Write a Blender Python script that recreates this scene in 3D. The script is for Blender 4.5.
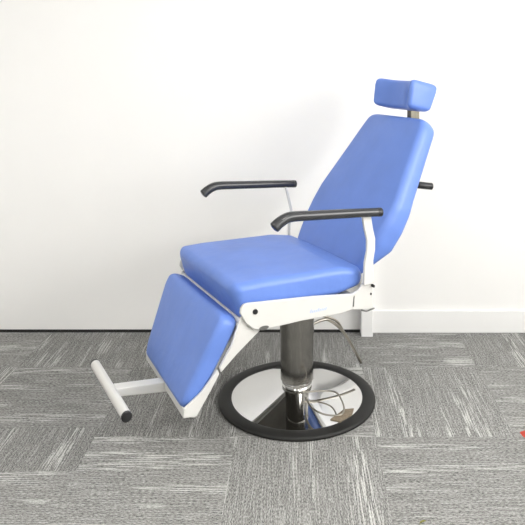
import bpy, bmesh, math, random
from mathutils import Vector, Matrix
random.seed(7)
S = bpy.context.scene
COL = S.collection
PI = math.pi
for o in list(bpy.data.objects): bpy.data.objects.remove(o)

# ---------------------------------------------------------------- camera
F_PX = 672.0
cam_d = bpy.data.cameras.new('camera')
cam = bpy.data.objects.new('camera', cam_d); COL.objects.link(cam)
cam.location = (0, 0, 1.34); cam.rotation_euler = (PI/2, 0, 0)
cam_d.sensor_width = 36; cam_d.lens = 36*F_PX/525
cam_d.shift_x = -(300-262.5)/525
cam_d.shift_y = -(262.5-60)/525
cam_d.clip_start = .05
S.camera = cam

# ---------------------------------------------------------------- world, exposure
w = bpy.data.worlds.new('world'); S.world = w; w.use_nodes = True
w.node_tree.nodes['Background'].inputs[0].default_value = (.9, .89, .86, 1)
w.node_tree.nodes['Background'].inputs[1].default_value = .3
S.view_settings.view_transform = 'Standard'; S.view_settings.look = 'None'
S.view_settings.gamma = 1; S.view_settings.use_curve_mapping = False
S.view_settings.exposure = .74
LAMP = 13.5          # strength of the ceiling panels
DAY = 78.0           # daylight through the window on the right, W

# ---------------------------------------------------------------- materials
def mat(name, col, rough=.5, metal=0, noise=None, bump=None, coat=0, spec=.5):
    m = bpy.data.materials.new(name); m.use_nodes = True
    nt = m.node_tree; b = nt.nodes['Principled BSDF']
    b.inputs['Base Color'].default_value = (*col, 1)
    b.inputs['Roughness'].default_value = rough
    b.inputs['Metallic'].default_value = metal
    b.inputs['Coat Weight'].default_value = coat
    b.inputs['Specular IOR Level'].default_value = spec
    tc = nt.nodes.new('ShaderNodeTexCoord')
    if noise:                                   # (scale, amount)
        n = nt.nodes.new('ShaderNodeTexNoise'); n.inputs['Scale'].default_value = noise[0]
        n.inputs['Detail'].default_value = 4
        nt.links.new(tc.outputs['Object'], n.inputs['Vector'])
        r = nt.nodes.new('ShaderNodeMapRange')
        r.inputs['From Min'].default_value = .3; r.inputs['From Max'].default_value = .7
        r.inputs['To Min'].default_value = 1-noise[1]; r.inputs['To Max'].default_value = 1+noise[1]
        nt.links.new(n.outputs['Fac'], r.inputs['Value'])
        mx = nt.nodes.new('ShaderNodeVectorMath'); mx.operation = 'SCALE'
        mx.inputs[0].default_value = col
        nt.links.new(r.outputs[0], mx.inputs['Scale']); nt.links.new(mx.outputs[0], b.inputs['Base Color'])
    if bump:                                    # (scale, strength, distance)
        n = nt.nodes.new('ShaderNodeTexNoise'); n.inputs['Scale'].default_value = bump[0]
        n.inputs['Detail'].default_value = 3
        nt.links.new(tc.outputs['Object'], n.inputs['Vector'])
        bp = nt.nodes.new('ShaderNodeBump'); bp.inputs['Strength'].default_value = bump[1]
        bp.inputs['Distance'].default_value = bump[2]
        nt.links.new(n.outputs['Fac'], bp.inputs['Height']); nt.links.new(bp.outputs[0], b.inputs['Normal'])
    return m

VINYL = mat('blue_vinyl', (.122, .222, .60), .42, noise=(7, .05), bump=(11, .5, .007), spec=.5)
SEAM = mat('blue_piping', (.10, .20, .62), .5)
WHITE = mat('white_enamel', (.64, .635, .61), .35, noise=(12, .02))
WALLM = mat('wall_paint', (.90, .895, .88), .6, noise=(3, .01), bump=(120, .05, .001))
PANEL = mat('panel_laminate', (.88, .875, .865), .45, noise=(2, .01))
SKIRT = mat('gloss_paint', (.88, .88, .87), .35, noise=(8, .01))
CEIL = mat('ceiling_tile', (.8, .8, .79), .8, noise=(60, .04))
GAP_SHADE = mat('gap_shadow_black', (.012, .012, .012), .6, noise=(40, .1))  # black tone standing in for shade in the floor gap
RUBBER = mat('black_rubber', (.012, .012, .011), .55, spec=.35, noise=(30, .1), bump=(200, .1, .001))
GRIP = mat('charcoal_plastic', (.032, .033, .036), .25, noise=(30, .06))
BLACK = mat('black_plastic', (.012, .012, .013), .4, noise=(30, .06))
CHROME = mat('polished_chrome', (.78, .78, .77), .035, 1, noise=(5, .01))
STEEL = mat('brushed_steel', (.33, .32, .30), .15, 1, noise=(30, .05))
ROD = mat('dull_steel_rod', (.33, .31, .27), .3, 1, noise=(30, .05))
PEDAL = mat('worn_tan_pedal', (.20, .16, .11), .5, .3, noise=(90, .2))
LOGO = mat('pale_blue_print', (.45, .55, .80), .5, noise=(60, .05))
SLOT = mat('dark_recess', (.10, .10, .095), .7, noise=(40, .1))
REDM = mat('red_plastic', (.55, .045, .02), .45, noise=(50, .08))
LEAF = mat('olive_scrap', (.20, .19, .03), .7, noise=(80, .2))
EMIT = bpy.data.materials.new('lamp_diffuser'); EMIT.use_nodes = True
b_ = EMIT.node_tree.nodes['Principled BSDF']
b_.inputs['Emission Color'].default_value = (1, .985, .96, 1); b_.inputs['Emission Strength'].default_value = LAMP

def carpet_mat():
    m = bpy.data.materials.new('carpet_tiles'); m.use_nodes = True
    nt = m.node_tree; L = nt.links; b = nt.nodes['Principled BSDF']
    N = nt.nodes.new
    uv = N('ShaderNodeUVMap'); uv.uv_map = 'UVMap'
    at = N('ShaderNodeAttribute'); at.attribute_name = 'tile_shade'
    def noise(sx, sy, det, src=None):
        mp = N('ShaderNodeMapping'); mp.inputs['Scale'].default_value = (sx, sy, 1)
        L.new((src or uv).outputs[0], mp.inputs['Vector'])
        n = N('ShaderNodeTexNoise'); n.inputs['Scale'].default_value = 1; n.inputs['Detail'].default_value = det
        L.new(mp.outputs[0], n.inputs['Vector']); return n
    def rng(src, a, b2, c, d):
        r = N('ShaderNodeMapRange'); L.new(src, r.inputs['Value'])
        for k, v in (('From Min', a), ('From Max', b2), ('To Min', c), ('To Max', d)): r.inputs[k].default_value = v
        return r.outputs[0]
    def math_(op, a, b2):
        x = N('ShaderNodeMath'); x.operation = op
        for i, s in enumerate((a, b2)):
            if isinstance(s, (int, float)): x.inputs[i].default_value = s
            else: L.new(s, x.inputs[i])
        return x.outputs[0]
    streak = noise(7, 210, 1)            # thin long yarn streaks
    band = noise(1.2, 13, 1)              # wide bands where pale streaks gather
    pile = noise(300, 420, 2)            # loop pile
    dash = noise(90, 330, 1)             # broken dashes
    bandv = rng(band.outputs['Fac'], .52, .62, 0, 1)
    st = rng(streak.outputs['Fac'], .49, .57, 0, 1)
    st = math_('MULTIPLY', st, math_('ADD', math_('MULTIPLY', bandv, .62), .26))
    ds = rng(dash.outputs['Fac'], .35, .65, -.11, .11)
    pl = rng(pile.outputs['Fac'], .3, .7, -.09, .09)
    v = math_('ADD', math_('ADD', .212, math_('MULTIPLY', st, .31)), math_('ADD', ds, pl))
    v = math_('MULTIPLY', v, at.outputs['Fac'])
    v = math_('MAXIMUM', v, .03)
    cmb = N('ShaderNodeCombineColor')
    L.new(v, cmb.inputs[0]); L.new(math_('MULTIPLY', v, .995), cmb.inputs[1]); L.new(math_('MULTIPLY', v, .955), cmb.inputs[2])
    L.new(cmb.outputs[0], b.inputs['Base Color'])
    b.inputs['Roughness'].default_value = .95; b.inputs['Specular IOR Level'].default_value = .15
    bp = N('ShaderNodeBump'); bp.inputs['Strength'].default_value = .5; bp.inputs['Distance'].default_value = .002
    L.new(pile.outputs['Fac'], bp.inputs['Height']); L.new(bp.outputs[0], b.inputs['Normal'])
    return m
CARPET = carpet_mat()

# ---------------------------------------------------------------- mesh helpers
def link(name, bm, m, parent=None, smooth=True, bevel=0, kind=None, autos=40):
    me = bpy.data.meshes.new(name)
    bmesh.ops.recalc_face_normals(bm, faces=bm.faces[:])
    bm.to_mesh(me); bm.free()
    me.materials.append(m)
    if smooth:
        me.shade_smooth()
        me.set_sharp_from_angle(angle=math.radians(autos))
    o = bpy.data.objects.new(name, me); COL.objects.link(o)
    if parent: o.parent = parent
    if bevel:
        md = o.modifiers.new('bevel', 'BEVEL'); md.width = bevel; md.segments = 3; md.limit_method = 'ANGLE'
        md.angle_limit = math.radians(35)
    if kind: o['kind'] = kind
    return o

def add_box(bm, x0, x1, y0, y1, z0, z1):
    vs = [bm.verts.new((x, y, z)) for x in (x0, x1) for y in (y0, y1) for z in (z0, z1)]
    for f in ((0,1,3,2),(4,6,7,5),(0,4,5,1),(2,3,7,6),(0,2,6,4),(1,5,7,3)): bm.faces.new([vs[i] for i in f])
    return vs

def box(*a):
    bm = bmesh.new(); add_box(bm, *a); return bm

def prism(bm, pts, v0, v1):
    """polygon of (u, z) extruded along the chair's side axis"""
    a = [bm.verts.new((u, v0, z)) for u, z in pts]; b = [bm.verts.new((u, v1, z)) for u, z in pts]
    bm.faces.new(a); bm.faces.new(b[::-1])
    for i in range(len(pts)):
        j = (i+1) % len(pts); bm.faces.new((a[i], a[j], b[j], b[i]))

def lathe(bm, prof, n=96, c=(0, 0), caps=True):
    rings = [[bm.verts.new((c[0]+r*math.cos(2*PI*k/n), c[1]+r*math.sin(2*PI*k/n), z)) for k in range(n)] for r, z in prof]
    for a, b in zip(rings, rings[1:]):
        for k in range(n): bm.faces.new((a[k], a[(k+1) % n], b[(k+1) % n], b[k]))
    if caps: bm.faces.new(rings[0][::-1]); bm.faces.new(rings[-1])

def catmull(pts, n=8):
    P = [Vector(p) for p in pts]; P = [2*P[0]-P[1]]+P+[2*P[-1]-P[-2]]; out = []
    for i in range(1, len(P)-2):
        for k in range(n):
            t = k/n; a, b, c, d = P[i-1:i+3]
            out.append(.5*((2*b)+(c-a)*t+(2*a-5*b+4*c-d)*t*t+(3*b-a-3*c+d)*t**3))
    out.append(P[-2]); return out

def tube(bm, pts, r, n=20, smooth=0, round_end=0, squash=1.0):
    """r: number or list along the path"""
    P = catmull(pts, smooth) if smooth else [Vector(p) for p in pts]
    R = [r]*len(P) if isinstance(r, (int, float)) else [r[0]+(r[1]-r[0])*i/(len(P)-1) for i in range(len(P))]
    if round_end:
        t0 = (P[0]-P[1]).normalized(); t1 = (P[-1]-P[-2]).normalized()
        A = []; B = []
        for k in range(1, 6):
            th = k/5*PI/2*.96
            A.insert(0, (P[0]+t0*R[0]*round_end*math.sin(th), R[0]*math.cos(th)))
            B.append((P[-1]+t1*R[-1]*round_end*math.sin(th), R[-1]*math.cos(th)))
        P = [a[0] for a in A]+P+[b[0] for b in B]; R = [a[1] for a in A]+R+[b[1] for b in B]
    up = Vector((0, 1, 0)); rings = []
    for i, p in enumerate(P):
        t = (P[min(i+1, len(P)-1)]-P[max(i-1, 0)]).normalized()
        if abs(t.dot(up)) > .95: up = Vector((1, 0, 0))
        s = (up-t*up.dot(t)).normalized(); q = t.cross(s); up = s
        rings.append([bm.verts.new(p+s*R[i]*math.cos(2*PI*k/n)+q*R[i]*squash*math.sin(2*PI*k/n)) for k in range(n)])
    for a, b in zip(rings, rings[1:]):
        for k in range(n): bm.faces.new((a[k], a[(k+1) % n], b[(k+1) % n], b[k]))
    bm.faces.new(rings[0][::-1]); bm.faces.new(rings[-1])

def interp(tab, s):
    if s <= tab[0][0]: return tab[0][1:]
    for a, b in zip(tab, tab[1:]):
        if s <= b[0]:
            t = (s-a[0])/(b[0]-a[0]); return [x+(y-x)*t for x, y in zip(a[1:], b[1:])]
    return tab[-1][1:]

def cushion(org, A, N, tab, r=.025, rc=.03, crown=.0, step=.012, fn=None, dome=0):
    """upholstered pad: lofted along A, wide along the side axis, thick along N.
    tab rows: (s, half width, n at front face, n at back face); r edge radius, rc corner radius."""
    bm = bmesh.new(); org = Vector((org[0], 0, org[1])); A = Vector((A[0], 0, A[1])).normalized(); N = Vector((N[0], 0, N[1])).normalized()
    s0, s1 = tab[0][0], tab[-1][0]
    ss = []
    K = 8
    for k in range(K): ss.append((s0+rc*(1-math.cos(k/K*PI/2)), k/K))
    n = max(4, int((s1-s0-2*rc)/step))
    for k in range(n+1): ss.append((s0+rc+(s1-s0-2*rc)*k/n, 1))
    for k in range(K-1, -1, -1): ss.append((s1-rc*(1-math.cos(k/K*PI/2)), k/K))
    rings = []
    for s, e in ss:
        # half width shrinks with the corner radius, the thickness with the edge radius
        sh = 1-math.sin(math.acos(max(0, 1-e))) if False else 1-math.sin(e*PI/2)
        hw, na, nb = interp(tab, s)
        d = min(s-s0, s1-s); de = max(0, 1-d/r) if d < r else 0
        ins = r*(1-math.sqrt(max(0, 1-de*de)))
        hw -= rc*sh; na += ins*.98; nb -= ins*.98
        rr = min(r, (nb-na)*.49)
        ring = []
        def put(v, nn):
            fr = (nb-nn)/max(nb-na, 1e-6)
            cr = crown*(1-(v/max(hw, 1e-6))**2)*min(1, max(0, min(s-s0, s1-s))/.12)**.7*max(0, fr)
            p = org+A*s+N*(nn-cr)+Vector((0, v, 0))
            ring.append(bm.verts.new(fn(p, s, v, fr) if fn else p))
        M = 14; C = 6
        for k in range(M): put(-hw+rr+(2*hw-2*rr)*k/M, na)
        for k in range(C): put(hw-rr+rr*math.sin(k/C*PI/2), na+rr-rr*math.cos(k/C*PI/2))
        put(hw, na+rr); put(hw, (na+nb)/2)
        for k in range(C): put(hw-rr+rr*math.cos(k/C*PI/2), nb-rr+rr*math.sin(k/C*PI/2))
        for k in range(M): put(hw-rr-(2*hw-2*rr)*k/M, nb)
        for k in range(C): put(-hw+rr-rr*math.sin(k/C*PI/2), nb-rr+rr*math.cos(k/C*PI/2))
        put(-hw, nb-rr); put(-hw, (na+nb)/2)
        for k in range(C): put(-hw+rr-rr*math.cos(k/C*PI/2), na+rr-rr*math.sin(k/C*PI/2))
        rings.append(ring)
    m = len(rings[0])
    for a, b in zip(rings, rings[1:]):
        for k in range(m): bm.faces.new((a[k], a[(k+1) % m], b[(k+1) % m], b[k]))
    bm.faces.new(rings[0][::-1]); bm.faces.new(rings[-1])
    bmesh.ops.remove_doubles(bm, verts=bm.verts[:], dist=1e-5)
    return bm

def thing(name, label, cat, loc, rotz=0):
    o = bpy.data.objects.new(name, None); COL.objects.link(o)
    o.location = loc; o.rotation_euler = (0, 0, rotz); o['label'] = label; o['category'] = cat
    o.empty_display_size = .1
    return o

# ---------------------------------------------------------------- the room
WX0, WX1, WY0, WY1, H = -2.6, 2.3, -2.6, 3.31, 2.65
bm = bmesh.new(); uvl = bm.loops.layers.uv.new('UVMap'); shl = bm.verts.layers.float.new('tile_shade')
TILE = .5
xs = [-.73+TILE*k for k in range(-4, 8)]
# rows of the tile pattern around the chair: H = yarn across, V = yarn away from the camera
known = {-1.73: 'HVHVH', -1.23: 'VHVHH', -.73: 'VVHHV', -.23: 'VHVVH', .27: 'HVHHV', .77: 'VHHVH'}
shade = {(-1.23, 1): .93, (-.73, 1): .84, (-1.23, 2): .90, (-1.23, 0): .92, (-.73, 0): .90}
cuts_a = [WY1, 2.93, 2.39, 1.89, 1.39, .89, .39, -.11, -.61, -1.11, -1.61, -2.11, WY0]
cuts_b = [WY1, 2.93, 2.45, 2.19, 1.69, 1.19, .69, .19, -.31, -.81, -1.31, -1.81, -2.31, WY0]
for x0 in xs:
    cuts = cuts_b if x0 < -.8 else cuts_a
    for k, (y1_, y0_) in enumerate(zip(cuts, cuts[1:])):
        x0_, x1_ = max(x0, WX0), min(x0+TILE, WX1)
        if x1_-x0_ < .01: continue
        key = [kk for kk in known if abs(kk-x0) < .02]
        ori = known[key[0]][k] if key and k < 5 else random.choice('HV')
        sh = random.uniform(.95, 1.05)
        for kk, vv in shade.items():
            if abs(kk[0]-x0) < .02 and kk[1] == k: sh = vv
        vs = [bm.verts.new((x, yy, 0)) for x, yy in ((x0_, y0_), (x1_, y0_), (x1_, y1_), (x0_, y1_))]
        f = bm.faces.new(vs); ou, ov = random.uniform(0, 50), random.uniform(0, 50)
        for lp in f.loops:
            c = lp.vert.co; lp.vert[shl] = sh
            lp[uvl].uv = (c.x+ou, c.y+ov) if ori == 'H' else (c.y+ou, c.x+ov)
fl = link('floor', bm, CARPET, smooth=False, kind='structure')
bm = bmesh.new(); add_box(bm, WX0, WX1, WY1, WY1+.12, 0, H); link('wall_back', bm, WALLM, smooth=False, kind='structure')
bm = bmesh.new(); add_box(bm, WX0-.12, WX0, WY0, WY1, 0, H); link('wall_left', bm, WALLM, smooth=False, kind='structure')
bm = bmesh.new(); add_box(bm, WX0, WX1, WY0-.12, WY0, 0, H); link('wall_front', bm, mat('wall_beige', (.42, .40, .36), .7, noise=(3, .02)), smooth=False, kind='structure')
bm = bmesh.new(); add_box(bm, WX0, WX1, WY0, WY1, H, H+.1); link('ceiling', bm, CEIL, smooth=False, kind='structure')
# right wall with a window opening (out of frame), daylight comes through it
bm = bmesh.new()
wy0, wy1, wz0, wz1 = -.6, 2.3, .95, 2.25
add_box(bm, WX1, WX1+.12, WY0, wy0, 0, H); add_box(bm, WX1, WX1+.12, wy1, WY1, 0, H)
add_box(bm, WX1, WX1+.12, wy0, wy1, 0, wz0); add_box(bm, WX1, WX1+.12, wy0, wy1, wz1, H)
link('wall_right', bm, WALLM, smooth=False, kind='structure')
bm = bmesh.new()
for a, b2 in ((wy0, wy0+.05), ((wy0+wy1)/2-.025, (wy0+wy1)/2+.025), (wy1-.05, wy1)): add_box(bm, WX1+.03, WX1+.09, a, b2, wz0, wz1)
add_box(bm, WX1+.031, WX1+.089, wy0, wy1, wz0, wz0+.05); add_box(bm, WX1+.031, WX1+.089, wy0, wy1, wz1-.05, wz1)
link('window_1', bm, SKIRT, smooth=False, kind='structure')
ld = bpy.data.lights.new('daylight', 'AREA'); ld.shape = 'RECTANGLE'; ld.size = wy1-wy0; ld.size_y = wz1-wz0; ld.energy = DAY; ld.color = (1, .985, .96)
lo = bpy.data.objects.new('daylight', ld); COL.objects.link(lo); lo.location = (WX1+.2, (wy0+wy1)/2, (wz0+wz1)/2)
lo.rotation_euler = (0, PI/2, 0); lo.rotation_euler = Vector((-1, 0, 0)).to_track_quat('-Z', 'Y').to_euler()

# white flat panel left of the post, black strip painting the shadow gap under it, square post, skirting on the right
link('gap_shadow_strip', box(WX0, .297, 3.3065, WY1+.001, 0, .013), GAP_SHADE, smooth=False, kind='structure')
link('trim_1', box(.2965, .353, 3.25, WY1, 0, .93), SKIRT, smooth=False, bevel=.003, kind='structure')
link('baseboard_back', box(.353, WX1, 3.297, WY1, 0, .110), SKIRT, smooth=False, bevel=.004, kind='structure')
link('baseboard_left', box(WX0, WX0+.013, WY0, 3.29, 0, .110), SKIRT, smooth=False, bevel=.004, kind='structure')
link('baseboard_right', box(WX1-.013, WX1, WY0, 3.29, 0, .110), SKIRT, smooth=False, bevel=.004, kind='structure')

# recessed ceiling panels of the room (above the frame)
LX = [(1.0, .9), (-1.0, .9), (1.0, -1.2), (-1.0, -1.2)]
LN = ['nearest the white post on the right', 'on the left near the back wall', 'on the right behind the camera side', 'on the left behind the camera side']
for (x, y), t in zip(LX, LN):
    r = thing('ceiling_light', 'square white recessed ceiling light panel '+t, 'light', (x, y, H-.02))
    r['group'] = 'ceiling lights'
    bm = bmesh.new()
    add_box(bm, -.3, .3, -.3, -.28, 0, .02); add_box(bm, -.3, .3, .28, .3, 0, .02)
    add_box(bm, -.3, -.28, -.28, .28, 0, .02); add_box(bm, .28, .3, -.28, .28, 0, .02)
    link('frame', bm, SKIRT, r, smooth=False)
    link('diffuser', box(-.28, .28, -.28, .28, .008, .016), EMIT, r, smooth=False)

# ---------------------------------------------------------------- the chair (local axes: x rearwards, y to its far side, z up)
YAW = math.atan2(.492, .870)
chair = thing('examination_chair', 'blue vinyl reclining examination chair with white frame and round chrome pedestal base', 'chair', (-.012, 2.677, 0), YAW)

# base
bm = bmesh.new()
lathe(bm, [(.250, .002), (.303, 0), (.3085, .003), (.3095, .008), (.307, .013), (.298, .0165), (.285, .0185), (.270, .0190), (.262, .0175), (.2575, .0140), (.250, .010)], 128, caps=False)
rim_ = link('rubber_rim', bm, RUBBER, chair, autos=60)
bm = bmesh.new()
prof = [(.2585, .0140)]
for k in range(1, 15):
    t = k/14; r_ = .2585+(.072-.2585)*t
    prof.append((r_, .0140+.046*t))
prof += [(.068, .0605), (.060, .063)]
lathe(bm, prof, 160); base = link('base_disc', bm, CHROME, chair, autos=60)
# column: telescoping
bm = bmesh.new()
lathe(bm, [(.0590, .061), (.0600, .063), (.0600, .072), (.059, .074), (.059, .080)], 64)
link('column_collar', bm, CHROME, chair, autos=30)
bm = bmesh.new()
lathe(bm, [(.050, .078), (.0625, .079), (.0650, .082), (.0653, .17), (.0655, .262)], 96); link('column', bm, STEEL, chair, autos=30)
bm = bmesh.new()
lathe(bm, [(.0652, .258), (.0670, .259), (.0675, .262), (.0680, .449)], 96); link('column_sleeve', bm, STEEL, chair, autos=40)

for o_ in chair.children:          # the pedestal stands a little to the near side of the seat's middle
    o_.location = (-.0069, -.0122, 0)
# under-seat carriage
bm = bmesh.new()
add_box(bm, -.20, .10, -.13, .13, .450, .474); add_box(bm, -.33, .12, -.284, -.25, .452, .474); add_box(bm, -.33, .12, .25, .284, .452, .474)
add_box(bm, -.30, -.26, -.25, .25, .452, .474); add_box(bm, .06, .09, -.25, .25, .455, .474)
link('seat_carriage', bm, WHITE, chair, bevel=.003)

link('bottom_board', box(-.345, .10, -.249, .249, .440, .449), mat('black_board', (.13, .122, .11), .6, noise=(20, .1)), chair, bevel=.001)

# side frames with arm posts
plate = [(-.384, .500), (-.381, .516), (-.372, .527), (-.355, .529), (-.1, .508), (.066, .488), (.092, .499), (.108, .520),
         (.150, .520), (.153, .505), (.155, .416), (.105, .424), (.060, .432), (.016, .427), (-.07, .429), (-.15, .432), (-.25, .430), (-.30, .430), (-.335, .438), (-.362, .462)]
post_l = [(.104, .515), (.109, .60), (.119, .64), (.119, .68), (.108, .72), (.098, .772)]
post_r = [(.136, .772), (.145, .72), (.156, .68), (.155, .64), (.147, .60), (.152, .515)]
for s in (-1, 1):
    bm = bmesh.new(); prism(bm, plate, s*.291, s*.303)
    sf = link('side_frame', bm, WHITE, chair, bevel=.003)
    bm = bmesh.new()                     # the far post shows only as a slim bar
    prism(bm, post_l+post_r if s < 0 else [(.126, .515), (.128, .60), (.138, .665), (.111, .772), (.121, .772), (.148, .667), (.138, .60), (.136, .515)], s*.303, s*.315)
    ap = link('armrest_post', bm, WHITE, chair, bevel=.003)
    # bolts, slots and printed mark on the plate
    def disc(u, z, r_, v0, v1, name, m, su=1):
        bm = bmesh.new(); n = 24
        a = [bm.verts.new((u+r_*su*math.cos(2*PI*k/n), s*(v0+.003), z+r_*math.sin(2*PI*k/n))) for k in range(n)]
        b2 = [bm.verts.new((u+r_*su*.9*math.cos(2*PI*k/n), s*(v1+.003), z+r_*.9*math.sin(2*PI*k/n))) for k in range(n)]
        bm.faces.new(a[::-1]); bm.faces.new(b2)
        for k in range(n): bm.faces.new((a[k], a[(k+1) % n], b2[(k+1) % n], b2[k]))
        return link(name, bm, m, sf)
    disc(-.330, .497, .0095, .298, .304, 'pivot_bolt', BLACK)
    disc(-.297, .4365, .0075, .2985, .3012, 'slot', SLOT, 2.6)
    disc(.148, .507, .006, .298, .314, 'bolt', BLACK, .7)
    disc(.143, .476, .0045, .298, .303, 'bolt', BLACK, .7)
    bm = bmesh.new(); prism(bm, [(.062, .442), (.068, .442), (.071, .482), (.066, .478)], s*.3015, s*.3038); link('slot', bm, SLOT, sf, smooth=False)
    bm = bmesh.new(); tube(bm, [(.100, s*.304, .424), (.118, s*.310, .419), (.135, s*.312, .4215), (.156, s*.306, .421)], .0028, 8, smooth=3); link('catch_pin', bm, SLOT, sf)
    if s < 0:
        bm = bmesh.new()                              # small slanting printed word, too small to read in the photo
        u = -.118
        for k in range(9):
            h = (.012, .007, .0075, .007, .011, .007, .0075, .007, .009)[k]; zb = .4525
            prism(bm, [(u, zb), (u+.0045, zb), (u+.0045+h*.35, zb+h), (u+h*.35, zb+h)], -.3025, -.3036); 
            u += .0078
        link('printed_mark', bm, LOGO, sf, smooth=False)
    # armrest pad: tube with a drooping front end
    v = s*.325
    bm = bmesh.new()
    tube(bm, [(-.268, v, .777), (-.250, v, .790), (-.226, v, .801), (-.195, v, .8045), (-.10, v, .7985), (.05, v, .7885), (.160, v, .780)], (.0195, .0158), 24, smooth=8, round_end=.35)
    ar = link('armrest', bm, GRIP, chair, autos=60)
    bm = bmesh.new(); tube(bm, [(.158, v, .7802), (.172, v, .7792)], 0.0163, 24, round_end=.3); link('end_cap', bm, BLACK, ar)

# seat cushion
def seat_fn(p, s, v, fr):
    k = max(0, 1-s/.12)
    p.x += (1-fr)*.026*k
    return p
bm = cushion((-.402, .588), (1, -.0), (0, -1), [(0, .283, .002, .126), (.10, .284, 0, .108), (.42, .283, .006, .104), (.535, .278, .022, .085)], r=.026, rc=.035, crown=.012, fn=seat_fn)
link('seat_cushion', bm, VINYL, chair, autos=80)
# hinge cross bar between seat and leg rest
bm = bmesh.new(); tube(bm, [(-.372, -.289, .463), (-.372, .289, .463)], .010, 16); link('hinge_bar', bm, WHITE, chair)

# backrest cushion
A = (.562, .827); N = (.827, -.562)
zt = lambda z: (z-.53)/.827
bm = cushion((.106, .53), A, N, [(0, .225, .0, .045), (zt(.58), .250, 0, .060), (zt(.655), .275, 0, .097), (zt(.72), .283, 0, .098), (zt(.78), .282, 0, .093), (zt(.84), .266, 0, .089), (zt(.95), .236, 0, .087), (zt(1.06), .208, 0, .084), (zt(1.105), .196, 0, .080)],
             r=.028, rc=.045, crown=.014)
bc = link('backrest_cushion', bm, VINYL, chair, autos=80)
# white back board behind the cushion
def back_pt(s, n): return (.106+A[0]*s+N[0]*n, .53+A[1]*s+N[1]*n)
bm = bmesh.new()
pl = []
for s_, w_ in ((.10, .215), (.30, .225), (.50, .165), (.62, .130)):
    pl.append((s_, w_))
fr_ = [bm.verts.new((*[back_pt(s_, .084)[0], w_, back_pt(s_, .084)[1]],)) for s_, w_ in pl]+[bm.verts.new((back_pt(s_, .084)[0], -w_, back_pt(s_, .084)[1])) for s_, w_ in pl[::-1]]
bk_ = [bm.verts.new(v_.co+Vector((N[0], 0, N[1]))*.014) for v_ in fr_]
bm.faces.new(fr_[::-1]); bm.faces.new(bk_)
for k in range(8): bm.faces.new((fr_[k], fr_[(k+1) % 8], bk_[(k+1) % 8], bk_[k]))
link('back_board', bm, WHITE, chair, bevel=.003)
# recline handle
bm = bmesh.new(); tube(bm, [(.400, -.12, .833), (.49, -.175, .824)], .006, 12); rl = link('recline_lever', bm, ROD, chair)
bm = bmesh.new(); tube(bm, [(.475, -.172, .8265), (.533, -.185, .8175)], .0145, 20, round_end=.4); link('lever_grip', bm, BLACK, rl)

# headrest
th = math.radians(12.5)
HA = (math.sin(th), math.cos(th)); HN = (math.cos(th), -math.sin(th))
def head_fn(p, s, v, fr):
    d = .042*max(0, 1-(abs(v)/.118)**2.6)*fr
    return p+Vector((HN[0], 0, HN[1]))*d
bm = cushion((.457, 1.141), HA, HN, [(0, .130, .002, .118), (.02, .134, .0, .124), (.09, .135, -.006, .138), (.124, .132, -.004, .140)], r=.018, rc=.018, crown=0, step=.008, fn=head_fn)
hd = link('headrest', bm, VINYL, chair, autos=80)
bm = bmesh.new()
add_box(bm, .558, .590, -.022, .006, 1.06, 1.150); add_box(bm, .594, .612, -.014, .014, 1.05, 1.150)
link('headrest_post', bm, mat('dark_post_metal', (.16, .15, .12), .3, 1, noise=(40, .1)), chair, bevel=.002)

# leg rest: cushion, tray frame, foot bar
LD = (-.394, -.919); LN_ = (.919, -.394)
def twist(u, z, v):                # the hanging leg rest is a little skewed on its hinge
    t = max(0, min(1.1, (.475-z)/.28))*v/.285
    return (u+.0245*t, z-.0225*t)
def leg_fn(p, s, v, fr):
    p.x, p.z = twist(p.x, p.z, v); return p
bm = cushion((-.437, .497), LD, LN_, [(0, .272, .006, .074), (.05, .277, 0, .074), (.27, .277, 0, .066), (.322, .274, .004, .056)], r=.020, rc=.03, crown=.006, fn=leg_fn)
link('leg_rest_cushion', bm, VINYL, chair, autos=80)
bm = bmesh.new()
NEAR = [(-.457, .324), (-.515, .262), (-.573, .224), (-.575, .196), (-.530, .190), (-.475, .272), (-.452, .310)]
ARM = [(-.378, .478), (-.41, .395), (-.452, .330), (-.446, .314), (-.39, .362), (-.305, .425), (-.305, .500), (-.345, .505)]
def mean_pts(P): return [(p_[0]+.0245*max(0, min(1.1, (.475-p_[1])/.28)), p_[1]-.0225*max(0, min(1.1, (.475-p_[1])/.28))) for p_ in P]
base_pts = mean_pts(NEAR); arm_pts = mean_pts(ARM)
for s in (-1, 1):
    prism(bm, [twist(*p_, s*.285) for p_ in base_pts], s*.279, s*.2895)
    ba = bmesh.new(); prism(ba, [twist(*p_, s*.285) for p_ in arm_pts], s*.280, s*.2905)
    link('hinge_arm', ba, WHITE, chair, bevel=.002)
def bar(sec, v0, v1):
    a = [bm.verts.new((twist(*q, v0)[0], v0, twist(*q, v0)[1])) for q in sec]; b2 = [bm.verts.new((twist(*q, v1)[0], v1, twist(*q, v1)[1])) for q in sec]
    bm.faces.new(a); bm.faces.new(b2[::-1]); n = len(sec)
    for k in range(n): bm.faces.new((a[k], a[(k+1) % n], b2[(k+1) % n], b2[k]))
u0, z0 = base_pts[3]
bar([(u0, z0), (u0+.002, z0+.026), (u0+.045, z0+.008), (u0+.043, z0-.014)], -.279, .279)
bar([(-.375, .440), (-.505, .190), (-.497, .186), (-.367, .436)], -.262, .262)
link('leg_rest_frame', bm, WHITE, chair, bevel=.002)
bm = bmesh.new(); prism(bm, [(-.535, .158), (-.54, .194), (-.722, .214), (-.722, .184)], -.022, .022); link('foot_bar_stem', bm, WHITE, chair, bevel=.004)
bm = bmesh.new(); tube(bm, [(-.728, -.176, .192), (-.742, .206, .212)], .0168, 28); fb = link('foot_bar', bm, WHITE, chair)
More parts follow.
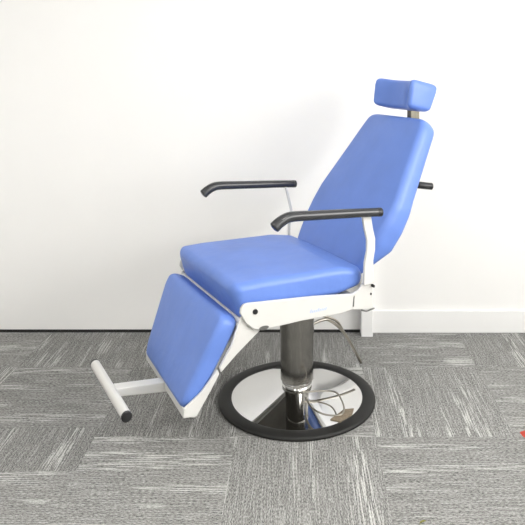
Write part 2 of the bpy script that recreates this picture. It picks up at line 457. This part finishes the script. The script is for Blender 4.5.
for s in (-1, 1):
    bm = bmesh.new(); tube(bm, [(-.735-.0067*s, .015+s*.189, .202+.0098*s), (-.735-.007*s, .015+s*.197, .202+.0102*s)], .0176, 28, round_end=.12); link('end_cap', bm, BLACK, fb)

# height levers behind the column
bm = bmesh.new()
tube(bm, [(.060, .0, .272), (.11, .0, .281), (.155, .0, .272), (.228, .0, .203), (.309, .0, .066)], .0062, 10, smooth=6, round_end=.5)
link('height_lever', bm, ROD, chair)
bm = bmesh.new()
tube(bm, [(.060, .02, .315), (.131, .01, .292), (.190, .005, .262), (.224, .002, .210)], .0052, 10, smooth=6, round_end=.5)
link('release_lever', bm, ROD, chair)
# foot pedal: wire loop with a pad on the front right of the disc
import_pts = [(303, 392, .075), (320, 391, .072), (335, 392, .070), (341, 399, .068), (344, 409, .062), (340, 415, .058), (325, 414.5, .060), (312, 408, .068), (306, 398, .078)]
ca, sa = math.cos(YAW), math.sin(YAW)
def local(px, py, z):
    d = 672*(1.34-z)/(py-60); X = (px-300)/672*d+.012; Y = d-2.677
    return (X*ca+Y*sa, -X*sa+Y*ca, z)
pedal_pts = [local(*p) for p in import_pts]
bm = bmesh.new(); tube(bm, pedal_pts, .0032, 10, smooth=6); pw = link('pedal_wire', bm, ROD, chair)
bm = bmesh.new()
P4 = [local(330, 421, .050), local(344, 411, .050), local(354, 410, .046), local(352, 416, .044), local(340, 423, .046)]
bot = [bm.verts.new(p) for p in P4]; top = [bm.verts.new((p[0], p[1], p[2]+.008)) for p in P4]
bm.faces.new(bot[::-1]); bm.faces.new(top)
for k in range(5): bm.faces.new((bot[k], bot[(k+1) % 5], top[(k+1) % 5], top[k]))
link('foot_pedal', bm, PEDAL, chair, bevel=.002)

# ---------------------------------------------------------------- small things on the carpet
bm = bmesh.new()
prism(bm, [(0, .0), (.10, .0), (.10, .022), (.004, .004)], -.016, .016)
o = link('door_wedge', bm, REDM, bevel=.001); o.location = (.792, 2.40, .0); o.rotation_euler = (0, 0, .15)
o['label'] = 'small red wedge on the carpet at the right edge'; o['category'] = 'wedge'
bm = bmesh.new()
vs = [(0, 0, .001), (.008, .003, .004), (.018, .001, .006), (.024, .005, .003), (.015, .008, .005), (.006, .008, .003)]
a = [bm.verts.new(v_) for v_ in vs]; b2 = [bm.verts.new((v_[0], v_[1], v_[2]+.0012)) for v_ in vs]
bm.faces.new(a[::-1]); bm.faces.new(b2)
for k in range(6): bm.faces.new((a[k], a[(k+1) % 6], b2[(k+1) % 6], b2[k]))
o = link('leaf_scrap', bm, LEAF, smooth=False); o.location = (.345, 1.937, 0); o.rotation_euler = (0, 0, .3)
o['label'] = 'tiny olive scrap lying on the grey carpet in the foreground'; o['category'] = 'scrap'
